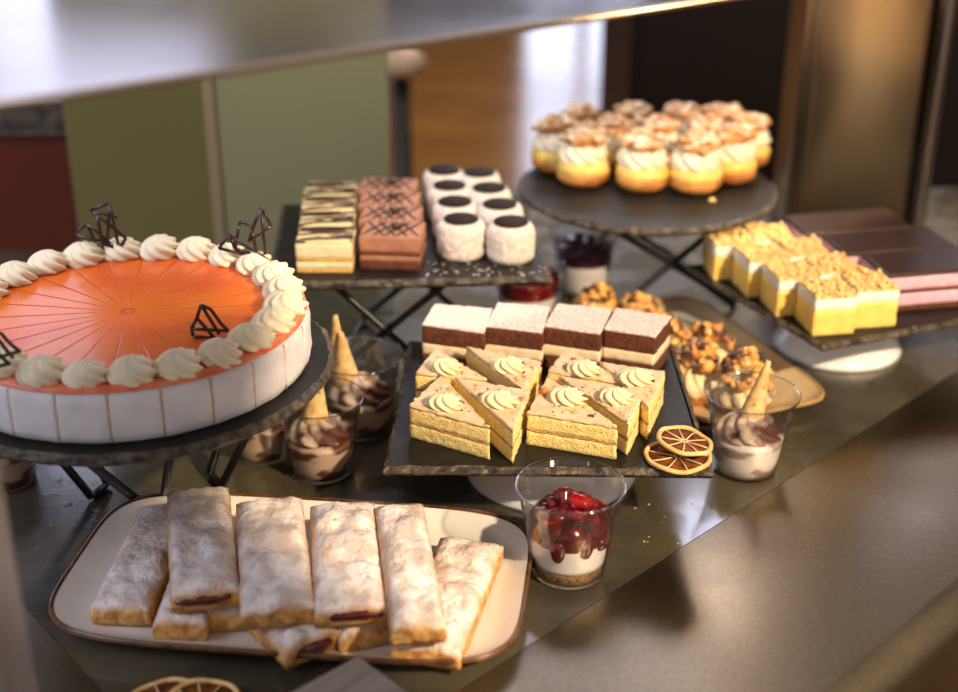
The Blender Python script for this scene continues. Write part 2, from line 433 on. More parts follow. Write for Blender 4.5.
# counter: dark wet stone well, steel rail at 45 degrees
m_stone = mat('counter_stone', (76, 69, 54), (44, 41, 36), scale=7, rough=.22, coat=.5, bump=.12, bscale=30, dist=.001, pos=(.4, .62), detail=8)
n_, l_ = m_stone.node_tree.nodes, m_stone.node_tree.links
tt = n_.new('ShaderNodeTexNoise'); tt.inputs['Scale'].default_value = 14; tt.inputs['Detail'].default_value = 8
tcc = n_.new('ShaderNodeTexCoord'); l_.new(tcc.outputs['Object'], tt.inputs['Vector'])
rr_ = n_.new('ShaderNodeMapRange'); rr_.inputs['From Min'].default_value = .46; rr_.inputs['From Max'].default_value = .56
rr_.inputs['To Min'].default_value = .16; rr_.inputs['To Max'].default_value = .4
l_.new(tt.outputs['Fac'], rr_.inputs['Value']); l_.new(rr_.outputs[0], n_['Principled BSDF'].inputs['Roughness'])
RX, RY = -.0135, .74
def rail_x(y): return RX+(y-RY)
cnt = thing('service_counter', 'dark stone serving counter with a wide brushed steel rail', 'counter', (0, 0, 0))
poly = [Vector(p) for p in [(-1.4, .2), (rail_x(.2), .2), (rail_x(1.8), 1.8), (-1.4, 1.8)]]
obj('countertop', rings(poly, [(0, -.04), (0, 0)]), m_stone, cnt, smooth=False)
prof = [(-.0, -.03), (0, -.0006), (.0015, .0008), (.174, .0008)]
for k in range(1, 9):
    a = PI/2-(PI*.62)*k/8; prof.append((.174+.024*math.cos(a), -.0232+.024*math.sin(a)))
prof += [(.19, -.06), (.16, -.9)]
V, Fc = [], []
NS = 2
for t in (-1.1, 1.45):
    for s, z in prof:
        V.append((RX+.7071*(t+s), RY+.7071*(t-s), z))
n = len(prof)
for k in range(n-1): Fc.append((k, n+k, n+k+1, k+1))
rail = obj('steel_rail', (V, Fc), M['steel'], cnt, smooth=False)
for p in rail.data.polygons: p.use_smooth = 2 < p.index < 11
# brushed direction follows the rail
lp = [at(38, 612, .01), at(116, 697, .01)]
dv = (lp[1]-lp[0]).normalized()
pl = [lp[0]-dv*.1, lp[1]+dv*.12, lp[1]+dv*.12+Vector((-.3, -.2, 0)), lp[0]-dv*.1+Vector((-.4, -.2, 0))]
obj('steel_ledge', rings([Vector(p[:2]) for p in ccw(pl)], [(0, -.002), (0, .0004), (.001, .0008)]), M['steel'], cnt, smooth=False)

# steel shelf over the counter, with its near post
ZS = .43
A, B = at(0, 109, ZS), at(730, 1, ZS)
d = (B-A).normalized(); nrm = Vector((-d.y, d.x, 0))
sh = thing('steel_shelf', 'polished steel overshelf with square post, above the cakes at upper left', 'shelf', (0, 0, 0))
q = [A-d*.25, A+d*1.6, A+d*1.6+nrm*.3, A-d*.25+nrm*.3]
obj('shelf_board', rings([Vector(p[:2]) for p in ccw(q)], [(.001, ZS), (0, ZS+.002), (0, ZS+.003), (.001, ZS+.004)]), M['steel_cool'], sh, smooth=False)
obj('shelf_lip', tube([A-d*.25+Vector((0, 0, .002)), A+d*1.6+Vector((0, 0, .002))], .0022, 10), M['steel_col'], sh)
pp = at(18, 560, .2)
obj('support_post', bevbox(pp.x-.05, pp.x, pp.y-.04, pp.y, .001, ZS, .004), M['steel_post'], sh)

# steel column on the right
b0 = at(783, 238, 0); b1 = at(905, 238, 0); b2 = at(921, 238, 0)
col = thing('steel_column', 'wide brushed steel column rising from the counter behind the chocolate cake', 'column', (0, 0, 0))
obj('column_face', bevbox(b0.x, b1.x, b0.y, b0.y+.09, 0, 1.3, .006), M['steel_col'], col)
obj('edge_trim', bevbox(b1.x+.001, b2.x, b0.y-.012, b0.y+.09, 0, 1.3, .006), M['steel_cool'], col)
obj('face_fold', bevbox(b0.x+.012, b0.x+.02, b0.y-.004, b0.y+.002, 0, 1.3, .001), M['steel_col'], col)

# ------------------------------------------------------------------ boards and stands
def slate_board(name, label, outline, ztop, th=.009, seed=0):
    o = resample(outline, .004)
    vf = rings(o, [(.004, ztop-th), (.001, ztop-th*.75), (0, ztop-th*.5), (.0012, ztop-th*.22), (.003, ztop-.0006), (.0042, ztop)], .0028, seed, 140)
    n = len(o); K = 6
    fm = [1]*(len(vf[1])); fm[-1] = 0; fm[-2] = 1
    # flat top ring
    V = [tuple(v) for v in vf[0]]
    for i in range(n): V[(K-1)*n+i] = (V[(K-1)*n+i][0], V[(K-1)*n+i][1], ztop)
    ob = obj(name, (V, vf[1]), None, smooth=False, mats=[M['slate'], M['slate_edge']], fm=fm)
    return tag(ob, label, 'board')

def circle(c, r, n=140): return [Vector((c[0]+r*math.cos(2*PI*i/n), c[1]+r*math.sin(2*PI*i/n))) for i in range(n)]

def wire_stand(label, loc, rz, h, w=.17, dd=.15, r=.0035):
    """folding trestle: two crossing bent-wire frames"""
    t = thing('wire_stand', label, 'stand', loc, rz)
    for s in (1, -1):
        yo = dd/2*(1 if s > 0 else .9)
        a, b = Vector((-s*w/2, -yo, h-r)), Vector((s*w/2, -yo, r))
        c, e = Vector((s*w/2, yo, r)), Vector((-s*w/2, yo, h-r))
        pts = []
        P4 = [a, b, c, e]
        for i in range(4):
            p = P4[i]; u = (P4[i-1]-p).normalized()*.012; v = (P4[(i+1) % 4]-p).normalized()*.012
            for k in range(5):
                q = k/4; pts.append((p+u)*(1-q)**2+p*2*q*(1-q)+(p+v)*q*q)
        obj('wire_frame', tube(pts, r, 8, closed=True), M['black_metal'], t)
    for y in (-dd*.46, dd*.46):
        obj('pivot_pin', tube([(0, y-.008, h/2), (0, y+.008, h/2)], r*1.2, 8), M['black_metal'], t)
    return t

def pedestal(label, c, h, r=.068):
    t = thing('pedestal_foot', label, 'cake stand', (c[0], c[1], 0))
    obj('foot', lathe([(r, 0), (r+.001, .003), (r-.002, .008), (r*.8, .018), (r*.62, .03), (r*.6, .036), (r*.61, h-.016)], 72), M['ceramic'], t)
    obj('bearing_plate', lathe([(r*.61, h-.016), (r*1.05, h-.009), (r*1.25, h-.006), (r*1.25, h)], 72), M['ceramic'], t)
    return t

# 1 round slate, orange cake
CC = Vector((-.271, .973)); ZB = .134
slate_board('round_slate_board', 'large round chipped slate board under the orange torte', circle((CC.x+.002, CC.y+.001), .1545), ZB, .010, 1)
t = thing('wire_stand', 'black hairpin wire stand under the orange torte', 'stand', (CC.x, CC.y, 0), 0)
hz_ = ZB-.010
for az, fr_ in ((-80, -.006), (38, .06), (158, .05)):
    a = rad(az); r1_ = .128; pts = []
    T1 = Vector((r1_*math.cos(a-.24), r1_*math.sin(a-.24), hz_-.004)); T2 = Vector((r1_*math.cos(a+.24), r1_*math.sin(a+.24), hz_-.004))
    ft = Vector((fr_*math.cos(a), fr_*math.sin(a), .004)); sd = (T2-T1).normalized()*.011
    I1 = T1*.3; I1.z = hz_-.004; I2 = T2*.3; I2.z = hz_-.004
    pts = [I1, T1*.92+Vector((0, 0, .08*(hz_-.004))), T1*.98+Vector((0, 0, -.001)), ft-sd, ft-sd*.4-Vector((0, 0, 0)), ft+sd*.4, ft+sd, T2*.98+Vector((0, 0, -.001)), T2*.92+Vector((0, 0, .08*(hz_-.004))), I2]
    obj('wire_frame', tube(pts, .0036, 8), M['black_metal'], t)
N_ = 60
obj('wire_ring', tube([(.045*math.cos(2*PI*i/N_), .045*math.sin(2*PI*i/N_), hz_-.008) for i in range(N_)], .003, 8, True), M['black_metal'], t)

# 2 centre slate
ZC = .07
cor = [at(383, 468, ZC), at(714, 471, ZC), at(672, 340, ZC), at(409, 340, ZC)]
slate_board('square_slate_board', 'square slate board carrying triangular and chocolate slices in the centre', [p.to_2d() for p in ccw(cor)], ZC, .008, 2)
pedestal('white ceramic foot under the central square slate', (.062, 1.032), ZC-.008, .072)

# 3 upper slate
ZU = .12
ul, ur = at(268, 284, ZU), at(553, 277, ZU)
e = (ur-ul); pn = Vector((-e.y, e.x, 0)).normalized()
cu = [ul, ur, ur+pn*.225-e*.02, ul+pn*.225-e*.01]
slate_board('rectangular_slate_board', 'rectangular slate board carrying streaked slices and coconut cakes', [p.to_2d() for p in ccw(cu)], ZU, .009, 3)
wire_stand('black crossed wire stand under the coconut cakes', ((cu[0].x+cu[2].x)/2-.005, (cu[0].y+cu[2].y)/2-.01, 0), rad(-8), ZU-.009, .115, .15)

# 4 puffs slate
PC = at(647, 185, .126); ZP = .126
slate_board('round_slate_board', 'round slate board under the cream puffs at the back', circle(PC, .14), ZP, .009, 4)
wire_stand('black crossed wire stand under the cream puffs', (PC.x, PC.y, 0), rad(20), ZP-.009, .16, .15)

# 5 right slate
ZR = .07
r0 = at(822, 346, ZR); uR = Vector((.931, .365, 0)).normalized(); vR = Vector((-.365, .931, 0)); vR = Vector((-.44, .898, 0)).normalized()
cr = [r0, r0+uR*.25, r0+uR*.25+vR*.225, r0+vR*.225]
slate_board('square_slate_board', 'slate board carrying crumble squares and pink layered slices at right', [p.to_2d() for p in ccw(cr)], ZR, .008, 5)
pedestal('white ceramic foot under the right slate board', (.369, 1.288), ZR-.008, .064)

# ------------------------------------------------------------------ orange torte
ZT = .041
tc = thing('orange_torte', 'large round orange glazed torte with piped cream border and white sides', 'cake', (CC.x, CC.y, ZB), 0)
angs = []
NSL = 24; CUT0 = rad(-90+7)
for k in range(NSL):
    for dlt in (-7.5, -6, -4.5, -3, -1.8, -1, -.45, 0, .45, 1, 1.8, 3, 4.5, 6):
        angs.append((CUT0+rad(15*k+dlt), abs(dlt) < .3))
NA = len(angs); RC = .139
def polar(prof, grooved):
    V, Fc = [], []
    for k, (r, z) in enumerate(prof):
        for a, c in angs:
            j = noise.noise(Vector((math.cos(a)*9, math.sin(a)*9, z*60)))*.0012
            dr, dz = grooved(r, z, c)
            rr = r+dr+(j if z > .001 and r > .13 else 0)
            V.append((rr*math.cos(a), rr*math.sin(a), z+dz))
    for k in range(len(prof)-1):
        for i in range(NA):
            j = (i+1) % NA; Fc.append((k*NA+i, k*NA+j, (k+1)*NA+j, (k+1)*NA+i))
    return V, Fc
sp = [(.134, 0), (.1375, .002), (RC, .008), (RC, .018), (RC, .03), (RC-.0008, .037), (RC-.004, .0405), (.13, .0405), (.12, .0395), (0, .038)]
obj('cream_side', polar(sp, lambda r, z, c: ((-.0022 if r > .13 else 0), 0) if c else (0, 0)), M['cake_side'], tc)
gp = [(RC-.005, .040), (RC-.007, .0418), (.128, .0424), (.115, .0422), (.09, .042), (.06, .042), (.03, .042), (.012, .0422), (.003, .042), (0, .042)]
obj('orange_glaze', polar(gp, lambda r, z, c: (0, -.0006) if c and r > .002 else (0, 0)), M['glaze'], tc)
rng = []
V, Fc = [], []
ob = obj('coral_ring', lathe_open([(.1285, .0426), (.1325, .0440), (.1362, .0425), (.1372, .040)], 140), M['coral'], tc)
cutv = []
for k in range(NSL):
    a = CUT0+rad(15*k); rdir = Vector((math.cos(a), math.sin(a), 0))
    cutv.append(tube([rdir*(RC-.0012)+Vector((0, 0, z)) for z in (.002, .012, .022, .032, .038)], .0006+.0004*random.random(), 6))
gc = []
for k in range(NSL):
    a = CUT0+rad(15*k); rdir = Vector((math.cos(a), math.sin(a), 0)); sd = Vector((-rdir.y, rdir.x, 0))
    gc.append(tube([rdir*r_+sd*(.0012*noise.noise(Vector((r_*40, k, 0))))+Vector((0, 0, .0414)) for r_ in (.003, .02, .04, .06, .08, .1, .12, .13)], .0008, 6))
obj('glaze_cut', join(*gc), M['cut'], tc)['kind'] = 'stuff'
obj('side_cut', join(*cutv), mat('cut_sponge', (196, 150, 110), (214, 176, 140), scale=80, rough=.7), tc)['kind'] = 'stuff'  # thin tan sponge-coloured lines along the slice cuts
for k in range(NSL):
    a = rad(-90+15*k)
    s = 1+random.uniform(-.06, .06)
    obj('cream_rosette', rosette(.0162*s, .0180*s, 7, 1.9, .24, seed=k*.7, fat=True), M['cream'], tc,
        loc=(.1215*math.cos(a), .1215*math.sin(a), .041), rot=(random.uniform(-.12, .12), random.uniform(-.12, .12), k*1.3))
def lattice(pts2, seg, loc, rz, tilt, par, s=1):
    vs = []
    for a, b in seg:
        p, q = pts2[a], pts2[b]
        vs.append(tube([(p[0]*s, 0, p[1]*s), ((p[0]+q[0])/2*s, .0006, (p[1]+q[1])/2*s), (q[0]*s, 0, q[1]*s)], .0014, 7))
    obj('chocolate_lattice', join(*vs), M['choc'], par, loc=loc, rot=(tilt, 0, rz))
P2 = [(-.022, .012), (-.010, .020), (-.006, .006), (.006, .004), (-.006, .030), (.008, .036), (.004, .006), (.013, .024), (.018, .008), (.012, .0), (0, .0), (-.002, .028)]
S2 = [(0, 1), (1, 2), (0, 3), (2, 9), (4, 5), (5, 9), (4, 8), (8, 9), (11, 10), (5, 6), (4, 7), (1, 3)]
def wl(px, py, z): p = at(px, py, z); return (p.x-CC.x, p.y-CC.y, z-ZB)
lattice(P2, S2, wl(103, 249, ZB+.052), rad(4), rad(-6), tc, 1.1)
P3 = [(-.02, .004), (-.012, .014), (.018, -.004), (-.004, .024), (-.008, .004), (.004, .022), (.012, .036), (.002, .010), (.019, .022), (.008, .0), (.014, .001), (.004, .001)]
S3 = [(0, 1), (1, 2), (0, 2), (3, 4), (3, 5), (5, 9), (6, 7), (6, 8), (6, 10), (8, 7), (1, 4), (4, 9)]
lattice(P3, S3, wl(246, 255, ZB+.055), rad(-8), rad(-8), tc, 1.15)
P4 = [(-.013, .006), (-.008, .014), (-.004, .024), (.003, .020), (.010, .008), (.015, .002), (-.012, .0), (.004, -.003), (-.002, .006), (.008, .0)]
S4 = [(0, 1), (1, 2), (2, 3), (3, 4), (4, 5), (0, 6), (6, 7), (1, 8), (8, 7), (2, 9), (0, 5)]
lattice(P4, S4, wl(209, 335, ZB+.044), rad(12), rad(-15), tc, .95)
lattice(P4, S4, wl(4, 362, ZB+.058), rad(60), rad(-5), tc, 1.0)

# ------------------------------------------------------------------ triangular slices
TOPZ = .030
def tri_slice(pix, label, i, ros=(0, 0), lie=0):
    w = [at(x, y, ZC+TOPZ) for x, y in pix]
    c = (w[0]+w[1]+w[2])/3
    t = thing('triangular_cake_slice', label, 'cake slice', (c.x, c.y, ZC), 0, 'triangular sponge slices on the central slate')
    pl = ccw([((p.x-c.x), (p.y-c.y)) for p in w])
    obj('sponge_layer', layer(pl, 0, .0122, .0011, i), M['sponge'], t)
    obj('cream_filling', layer(pl, .0122, .0142, .0014, i+20), M['filling'], t)
    obj('sponge_layer', layer(pl, .0142, .0262, .0011, i+40), M['sponge'], t)
    tp = obj('cream_topping', layer(pl, .0262, TOPZ, .0018, i+60, bev=.0012), M['topcream'], t)
    rp = Vector((ros[0], ros[1], 0))
    m = Matrix.Rotation(lie, 4, 'Z') @ Matrix.Diagonal((1.25, 1, 1, 1))
    obj('cream_rosette', xf(rosette(.0112*(1+.08*math.sin(i*2)), .0115, 8, 1.5, .34, seed=i, seg=128, fat=True), m), M['butter'], tp, loc=(rp.x, rp.y, TOPZ-.001))
    cv = []
    rnd = random.Random(i)
    for k in range(26):
        u, v = rnd.random(), rnd.random()
        if u+v > 1: u, v = 1-u, 1-v
        a, b, d_ = [Vector(p) for p in pl]
        p = a+(b-a)*(.08+u*.84)*.9+(d_-a)*(.05+v*.84)*.9
        s = rnd.uniform(.0006, .0021)
        cv.append(xf(blob(s, s*.7, s*.6, 6, 4, .3, 300, k), Matrix.Translation((p.x, p.y, TOPZ+s*.3)) @ Matrix.Rotation(k, 4, 'Z')))
    obj('nut_crumbs', join(*cv), M['nut'], tp)['kind'] = 'stuff'
    return t
def zc(x, y): return at(x, y, ZC+TOPZ)
TR = [
 ([(409, 404), (441, 374), (490, 426)], 'triangular yellow sponge slice at the front left corner of the central slate', (445, 399)),
 ([(455, 377), (530, 389), (513, 430)], 'triangular slice just right of the front left one, facing it', (499, 396)),
 ([(415, 372), (436, 347), (487, 378)], 'triangular slice behind the front left pair, left half', (445, 363)),
 ([(466, 346), (542, 361), (523, 389)], 'triangular slice directly in front of the second chocolate square', (508, 362)),
 ([(527, 411), (548, 375), (618, 426)], 'triangular slice with a whole nut, front centre of the central slate', (567, 393)),
 ([(558, 375), (645, 391), (629, 422)], 'triangular slice between the whole-nut slice and the one nearest the nut pastries', (616, 393)),
 ([(548, 370), (566, 347), (628, 383)], 'triangular slice behind the whole-nut one, below the third chocolate square', (584, 365)),
 ([(599, 361), (665, 371), (649, 407)], 'rightmost triangular slice on the central slate', (636, 374)),
]
for i, (px, lb, rp) in enumerate(TR):
    w = [zc(*p) for p in px]; c = (w[0]+w[1]+w[2])/3
    rr = at(rp[0], rp[1]+2, ZC+TOPZ+.004)
    t = tri_slice(px, lb, i, (rr.x-c.x, rr.y-c.y), rad(-25))
    if i == 4:
        q = at(545, 391, ZC+TOPZ+.003)
        obj('whole_nut', blob(.0037, .0037, .0037, 12, 8, .15, 200, 2), M['choux'], t, loc=(q.x-c.x, q.y-c.y, TOPZ+.003))

# ------------------------------------------------------------------ chocolate squares with sugar
def quad_world(px, z): return [at(x, y, z) for x, y in px]
SQH = .041
SQ = [([(421, 324), (485, 332), (493, 308), (434, 303)], 'leftmost chocolate cream square dusted with sugar'),
      ([(485, 325), (543, 332), (551, 306), (497, 302)], 'second chocolate cream square from the left on the central slate'),
      ([(543, 325), (601, 333), (613, 308), (557, 303)], 'third chocolate cream square from the left on the central slate'),
      ([(603, 328), (656, 336), (672, 316), (616, 307)], 'rightmost chocolate cream square, beside the nut pastries')]
for i, (px, lb) in enumerate(SQ):
    w = quad_world(px, ZC+SQH); c = sum(w, Vector())/4
    t = thing('chocolate_cream_square', lb, 'cake square', (c.x, c.y, ZC), 0, 'sugared chocolate squares on the central slate')
    pl = ccw([((p.x-c.x)*.975, (p.y-c.y)*.99) for p in w])
    obj('chocolate_sponge', layer(pl, 0, .0125, .0011, i), M['chocsponge'], t)
    obj('cream_layer', layer(pl, .0125, .0225, .0009, i+9), M['vanilla'], t)
    obj('chocolate_sponge', layer(pl, .0225, .0385, .0011, i+19), M['chocsponge'], t)
    obj('sugar_top', layer(pl, .0385, SQH, .0012, i+29, bev=.0008), M['sugar'], t)

# ------------------------------------------------------------------ dried citrus slices
def citrus(label, loc, R, tilt=(0, 0), rz=0):
    t = thing('dried_orange_slice', label, 'dried fruit', loc, rz, 'dried orange slices')
    t.rotation_euler = (tilt[0], tilt[1], rz)
    N = 60
    rim = tube([(R*math.cos(2*PI*i/N)*(1+.03*math.sin(3*i/N*2*PI)), R*math.sin(2*PI*i/N), .0022+.0006*math.sin(5*2*PI*i/N)) for i in range(N)], .0019, 8, True)
    obj('peel', rim, M['peel'], t)
    fl = obj('flesh', lathe([(R, .0008), (R, .0018), (R*.5, .0013), (0, .0016)], 48), M['flesh'], t)
    vs = []
    for k in range(9):
        a = 2*PI*k/9
        vs.append(tube([(R*.1*math.cos(a), R*.1*math.sin(a), .002), (R*.6*math.cos(a+.04), R*.6*math.sin(a+.04), .0022), (R*math.cos(a), R*math.sin(a), .0024)], .00055, 6))
    vs.append(tube([(R*.1*math.cos(2*PI*i/12), R*.1*math.sin(2*PI*i/12), .002) for i in range(12)], .0007, 6, True))
    obj('membrane', join(*vs), M['membrane'], fl)
    return t
p = at(678, 459, ZC)
citrus('dried orange slice lying flat at the front right corner of the slate', (p.x, p.y, ZC+.0005), .0245)
p2 = at(684, 442, ZC+.008)
citrus('smaller dried orange slice leaning on top of the flat one', (p2.x, p2.y-.001, ZC+.0075), .0205, (rad(8), rad(4)), 1)
p = at(168, 711, .0)
citrus('dried orange slice at the bottom edge, in front of the strudel plate', (p.x, p.y, .0015), .027)
p = at(205, 713, .0)
citrus('dried orange slice overlapping its neighbour at the bottom edge', (p.x, p.y-.002, .0065), .024, (rad(3), rad(5)), .5)

# ------------------------------------------------------------------ plates
def superell(w, h, n, ex):
    out = []
    for i in range(n):
        a = 2*PI*i/n; c, s = math.cos(a), math.sin(a)
        out.append(Vector((w*abs(c)**(2/ex)*(1 if c >= 0 else -1), h*abs(s)**(2/ex)*(1 if s >= 0 else -1))))
    return out
def plate(name, label, c, rz, w, dd, m, mr, hrim=.018, ex=5):
    t = thing(name, label, 'plate', (c[0], c[1], 0), rz)
    def loft(levels):
        V, Fc = [], []
        N = 120
        for ins, z in levels:
            for p in superell(w/2-ins, dd/2-ins, N, ex if ins < .03 else ex-.8): V.append((p.x, p.y, z))
        for k in range(len(levels)-1):
            for i in range(N):
                j = (i+1) % N; Fc.append((k*N+i, k*N+j, (k+1)*N+j, (k+1)*N+i))
        return V, Fc, N, len(levels)
    V, Fc, N, K = loft([(.03, .0), (.027, .0), (.012, .006), (.003, hrim-.006), (.0, hrim-.002)])
    Fc.append(tuple(reversed(range(N))))
    V2, F2, N, K2 = loft([(.0016, hrim), (.006, hrim-.003), (.014, hrim-.0085), (.024, .006), (.034, .0045), (.06, .004)])
    F2.append(tuple((K2-1)*N+i for i in range(N)))
    obj('plate_body', join((V, Fc), (V2, F2)), m, t)
    V3, F3, N, K = loft([(.0, hrim-.0035), (-.0006, hrim-.001), (.0002, hrim+.0004), (.0018, hrim+.0003), (.003, hrim-.0009)])
    obj('glazed_rim', (V3, F3), mr, t)
    return t
PLC = Vector((-.134, .857)); PLR = rad(-6.5)
plate('strudel_plate', 'large white rectangular plate with brown rim at lower left', PLC, PLR, .342, .2, M['plate_white'], M['plate_rim'])
plate('beige_plate', 'beige rectangular plate with raised rim under the nut pastries', (.216, 1.243), rad(22), .15, .27, M['plate_beige'], M['plate_tan'], .014, 7)

# ------------------------------------------------------------------ strudel pieces
def strudel(label, p0, p1, ztop, w, i, skew=0, tilt=0, th=.023, red=None):
    p0 = (p0[0], p0[1]-8)
    w -= .003
    a, b = at(*p0, ztop), at(*p1, ztop)
    c = (a+b)/2; L = (a-b).length; rz = math.atan2((a-b).y, (a-b).x)
    t = thing('strudel_slice', label, 'pastry', (c.x, c.y, ztop-th), rz, 'sugared cherry strudel slices')
    t.rotation_euler = (0, tilt, rz)
    V, Fc = [], []
    NX, NY = 30, 14
    def sh(x, s): return x+skew*s
    def top(u, v):  # u,v -1..1
        e = (1-abs(v)**5)*(1-abs(u)**12*.7)
        nz = noise.noise(Vector((u*L*22+i*3, v*w*30, i)))*.0055+noise.noise(Vector((u*L*70+i*3, v*w*70, i)))*.0026
        return th*.62+th*.36*e+nz*e - .003*abs(math.sin(u*5+i))**6*e
    idx = {}
    for side in (0, 1):
        for a_ in range(NX+1):
            for b_ in range(NY+1):
                u, v = -1+2*a_/NX, -1+2*b_/NY
                ed = .0018*noise.noise(Vector((u*9+i, v*9, side)))
                x = u*L/2*(1+ed*8)+skew*v*w/2; y = v*w/2*(1+ed*18)
                z = top(u, v) if side else 0.0+.0008
                if side == 0: x *= .985; y *= .97
                idx[side, a_, b_] = len(V); V.append((x, y, z))
    mid = {}
    def edge_pts():
        l = [(a_, 0) for a_ in range(NX)]+[(NX, b_) for b_ in range(NY)]+[(a_, NY) for a_ in range(NX, 0, -1)]+[(0, b_) for b_ in range(NY, 0, -1)]
        return l
    for a_ in range(NX):
        for b_ in range(NY):
            Fc.append((idx[1, a_, b_], idx[1, a_+1, b_], idx[1, a_+1, b_+1], idx[1, a_, b_+1]))
            Fc.append((idx[0, a_, b_], idx[0, a_, b_+1], idx[0, a_+1, b_+1], idx[0, a_+1, b_]))
    E = edge_pts(); prev = [idx[0, p, q] for p, q in E]
    for k in (1, 2, 3):
        cur = []
        for (p, q), s0 in zip(E, [idx[0, p, q] for p, q in E]):
            t0, t1 = Vector(V[idx[0, p, q]]), Vector(V[idx[1, p, q]])
            m = t0.lerp(t1, k/4)
            bul = 1+(.02*math.sin(k/4*PI))+.03*noise.noise(Vector((m.x*150, m.y*150, k*3.3+i)))
            cur.append(len(V)); V.append((m.x*bul, m.y*(1+(bul-1)*1.6), m.z))
        for q in range(len(E)): 
            r = (q+1) % len(E); Fc.append((prev[q], prev[r], cur[r], cur[q]))
        prev = cur
    tp = [idx[1, p, q] for p, q in E]
    for q in range(len(E)):
        r = (q+1) % len(E); Fc.append((prev[q], prev[r], tp[r], tp[q]))
    obj('pastry', (V, Fc), M['strudel'], t)
    if red == 'end':
        obj('cherry_filling', blob(.0035, w*.36, th*.24, 16, 8, .4, 200, i), M['redfill'], t, loc=(-L/2*1.0-skew*0, 0, th*.42))
    elif red == 'side':
        obj('cherry_filling', blob(L*.46, .0028, th*.15, 40, 8, .5, 200, i), M['redfill'], t, loc=(skew*.5, w/2*1.0, th*.42))
    elif red == 'side2':
        obj('cherry_filling', blob(.0028, w*.42, th*.16, 20, 8, .5, 200, i), M['redfill'], t, loc=(-L/2*1.0, -w*.02, th*.42))
    return t
zu, zt = .030, .052
strudel('strudel slice at the far left of the plate, lying on the glaze', (166, 508), (118, 600), zu, .046, 1, -.0)
strudel('strudel slice showing a corner beneath the leftmost upright slice', (205, 545), (178, 615), zu, .04, 2, .012)
strudel('small strudel end poking out under the second upper slice', (232, 560), (226, 606), zu-.002, .036, 3)
strudel('strudel slice with a red cherry end showing at the plate front', (258, 590), (312, 633), zu, .046, 4, .01, red='end')
strudel('strudel slice under the third upper slice, near the plate front', (345, 590), (372, 622), zu-.002, .05, 5, .01)
strudel('broad strudel slice at the right of the plate with cherry side', (472, 540), (425, 640), zu, .052, 6, .006, red='side')
strudel('top strudel slice at the left, upright with two folds', (197, 490), (204, 584), zt, .050, 7, red='side2')
strudel('second top strudel slice from the left of the upper four', (268, 500), (277, 601), zt, .053, 8)
strudel('third top strudel slice from the left with cherry at its front', (342, 503), (350, 600), zt, .052, 9, red='side2')
strudel('narrow top strudel slice, rightmost of the upper four', (399, 505), (418, 618), zt+.003, .040, 10)

# ------------------------------------------------------------------ dessert cups
def cup_shell(t, s=1):
    r = [(.0265, 0), (.0275, .0012), (.0295, .018), (.0325, .040), (.0345, .0555), (.0362, .057), (.0385, .0715), (.0405, .0725), (.0405, .0735), (.0395, .0738)]
    ins = [(.0378, .0722), (.0355, .0578), (.0338, .0562), (.0318, .040), (.0288, .018), (.0265, .0022), (0, .0022)]
    prof = [(0, .0)]+r+ins
    pc = obj('plastic_cup', lathe([(a*s, b*s) for a, b in prof], 64), M['plastic'], t)
    N = 64
    obj('cup_rim', tube([(.0402*s*math.cos(2*PI*i/N), .0402*s*math.sin(2*PI*i/N), .0733*s) for i in range(N)], .0008, 8, True), M['rim_plastic'], pc)
def wall_r(z): return .0262+(.0338-.0262)*z/.0562 if z < .0562 else .0355+(z-.0578)*.145
def fillm(z0, z1, dome, m, t, name, s=1, seed=0, wav=.0015):
    pr = [(0, z0)]
    for k in range(9):
        z = z0+(z1-z0)*k/8; pr.append((wall_r(z)-.0006, z))
    for k in range(1, 8):
        q = 1-k/7; pr.append(((wall_r(z1)-.001)*q, z1+dome*(1-q*q)))
    pr[-1] = (0, z1+dome)
    def fn(r, z, a, k):
        if 1 < k < 9: return r, z
        return r, z+(wav*math.sin(5*a+seed+r*120) if k > 8 else 0)*(r/.03)
    return obj(name, lathe([(a*s, b*s) for a, b in pr], 48, fn), m, t)
def wafer_roll(t, loc, L, r1, rot, s=1):
    V, Fc = [], []
    n, m = 26, 10
    for side in (0, 1):
        for k in range(m+1):
            q = k/m; r = .0022+(r1-.0022)*(1-q)-side*.0009
            for i in range(n+1):
                a = i/n*2*PI*.82+1.2
                rr = r*(1-.18*i/n)
                V.append((rr*math.cos(a), rr*math.sin(a), L*q))
    W = n+1
    o = (m+1)*W
    for k in range(m):
        for i in range(n):
            a = k*W+i; Fc.append((a, a+1, a+W+1, a+W)); Fc.append((o+a, o+a+W, o+a+W+1, o+a+1))
        Fc.append((k*W, (k+1)*W, o+(k+1)*W, o+k*W)); Fc.append((k*W+n, o+k*W+n, o+(k+1)*W+n, (k+1)*W+n))
    for i in range(n):
        Fc.append((m*W+i, m*W+i+1, o+m*W+i+1, o+m*W+i)); Fc.append((i+1, i, o+i, o+i+1))
    obj('rolled_wafer', (V, Fc), M['wafer'], t, loc=loc, rot=rot)
G = 'dessert cups on the counter'
def cup(px, py, label, s=1):
    p = at(px, py, 0)
    t = thing('dessert_cup', label, 'dessert', (p.x, p.y, .0005), 0, G); cup_shell(t, s); return t
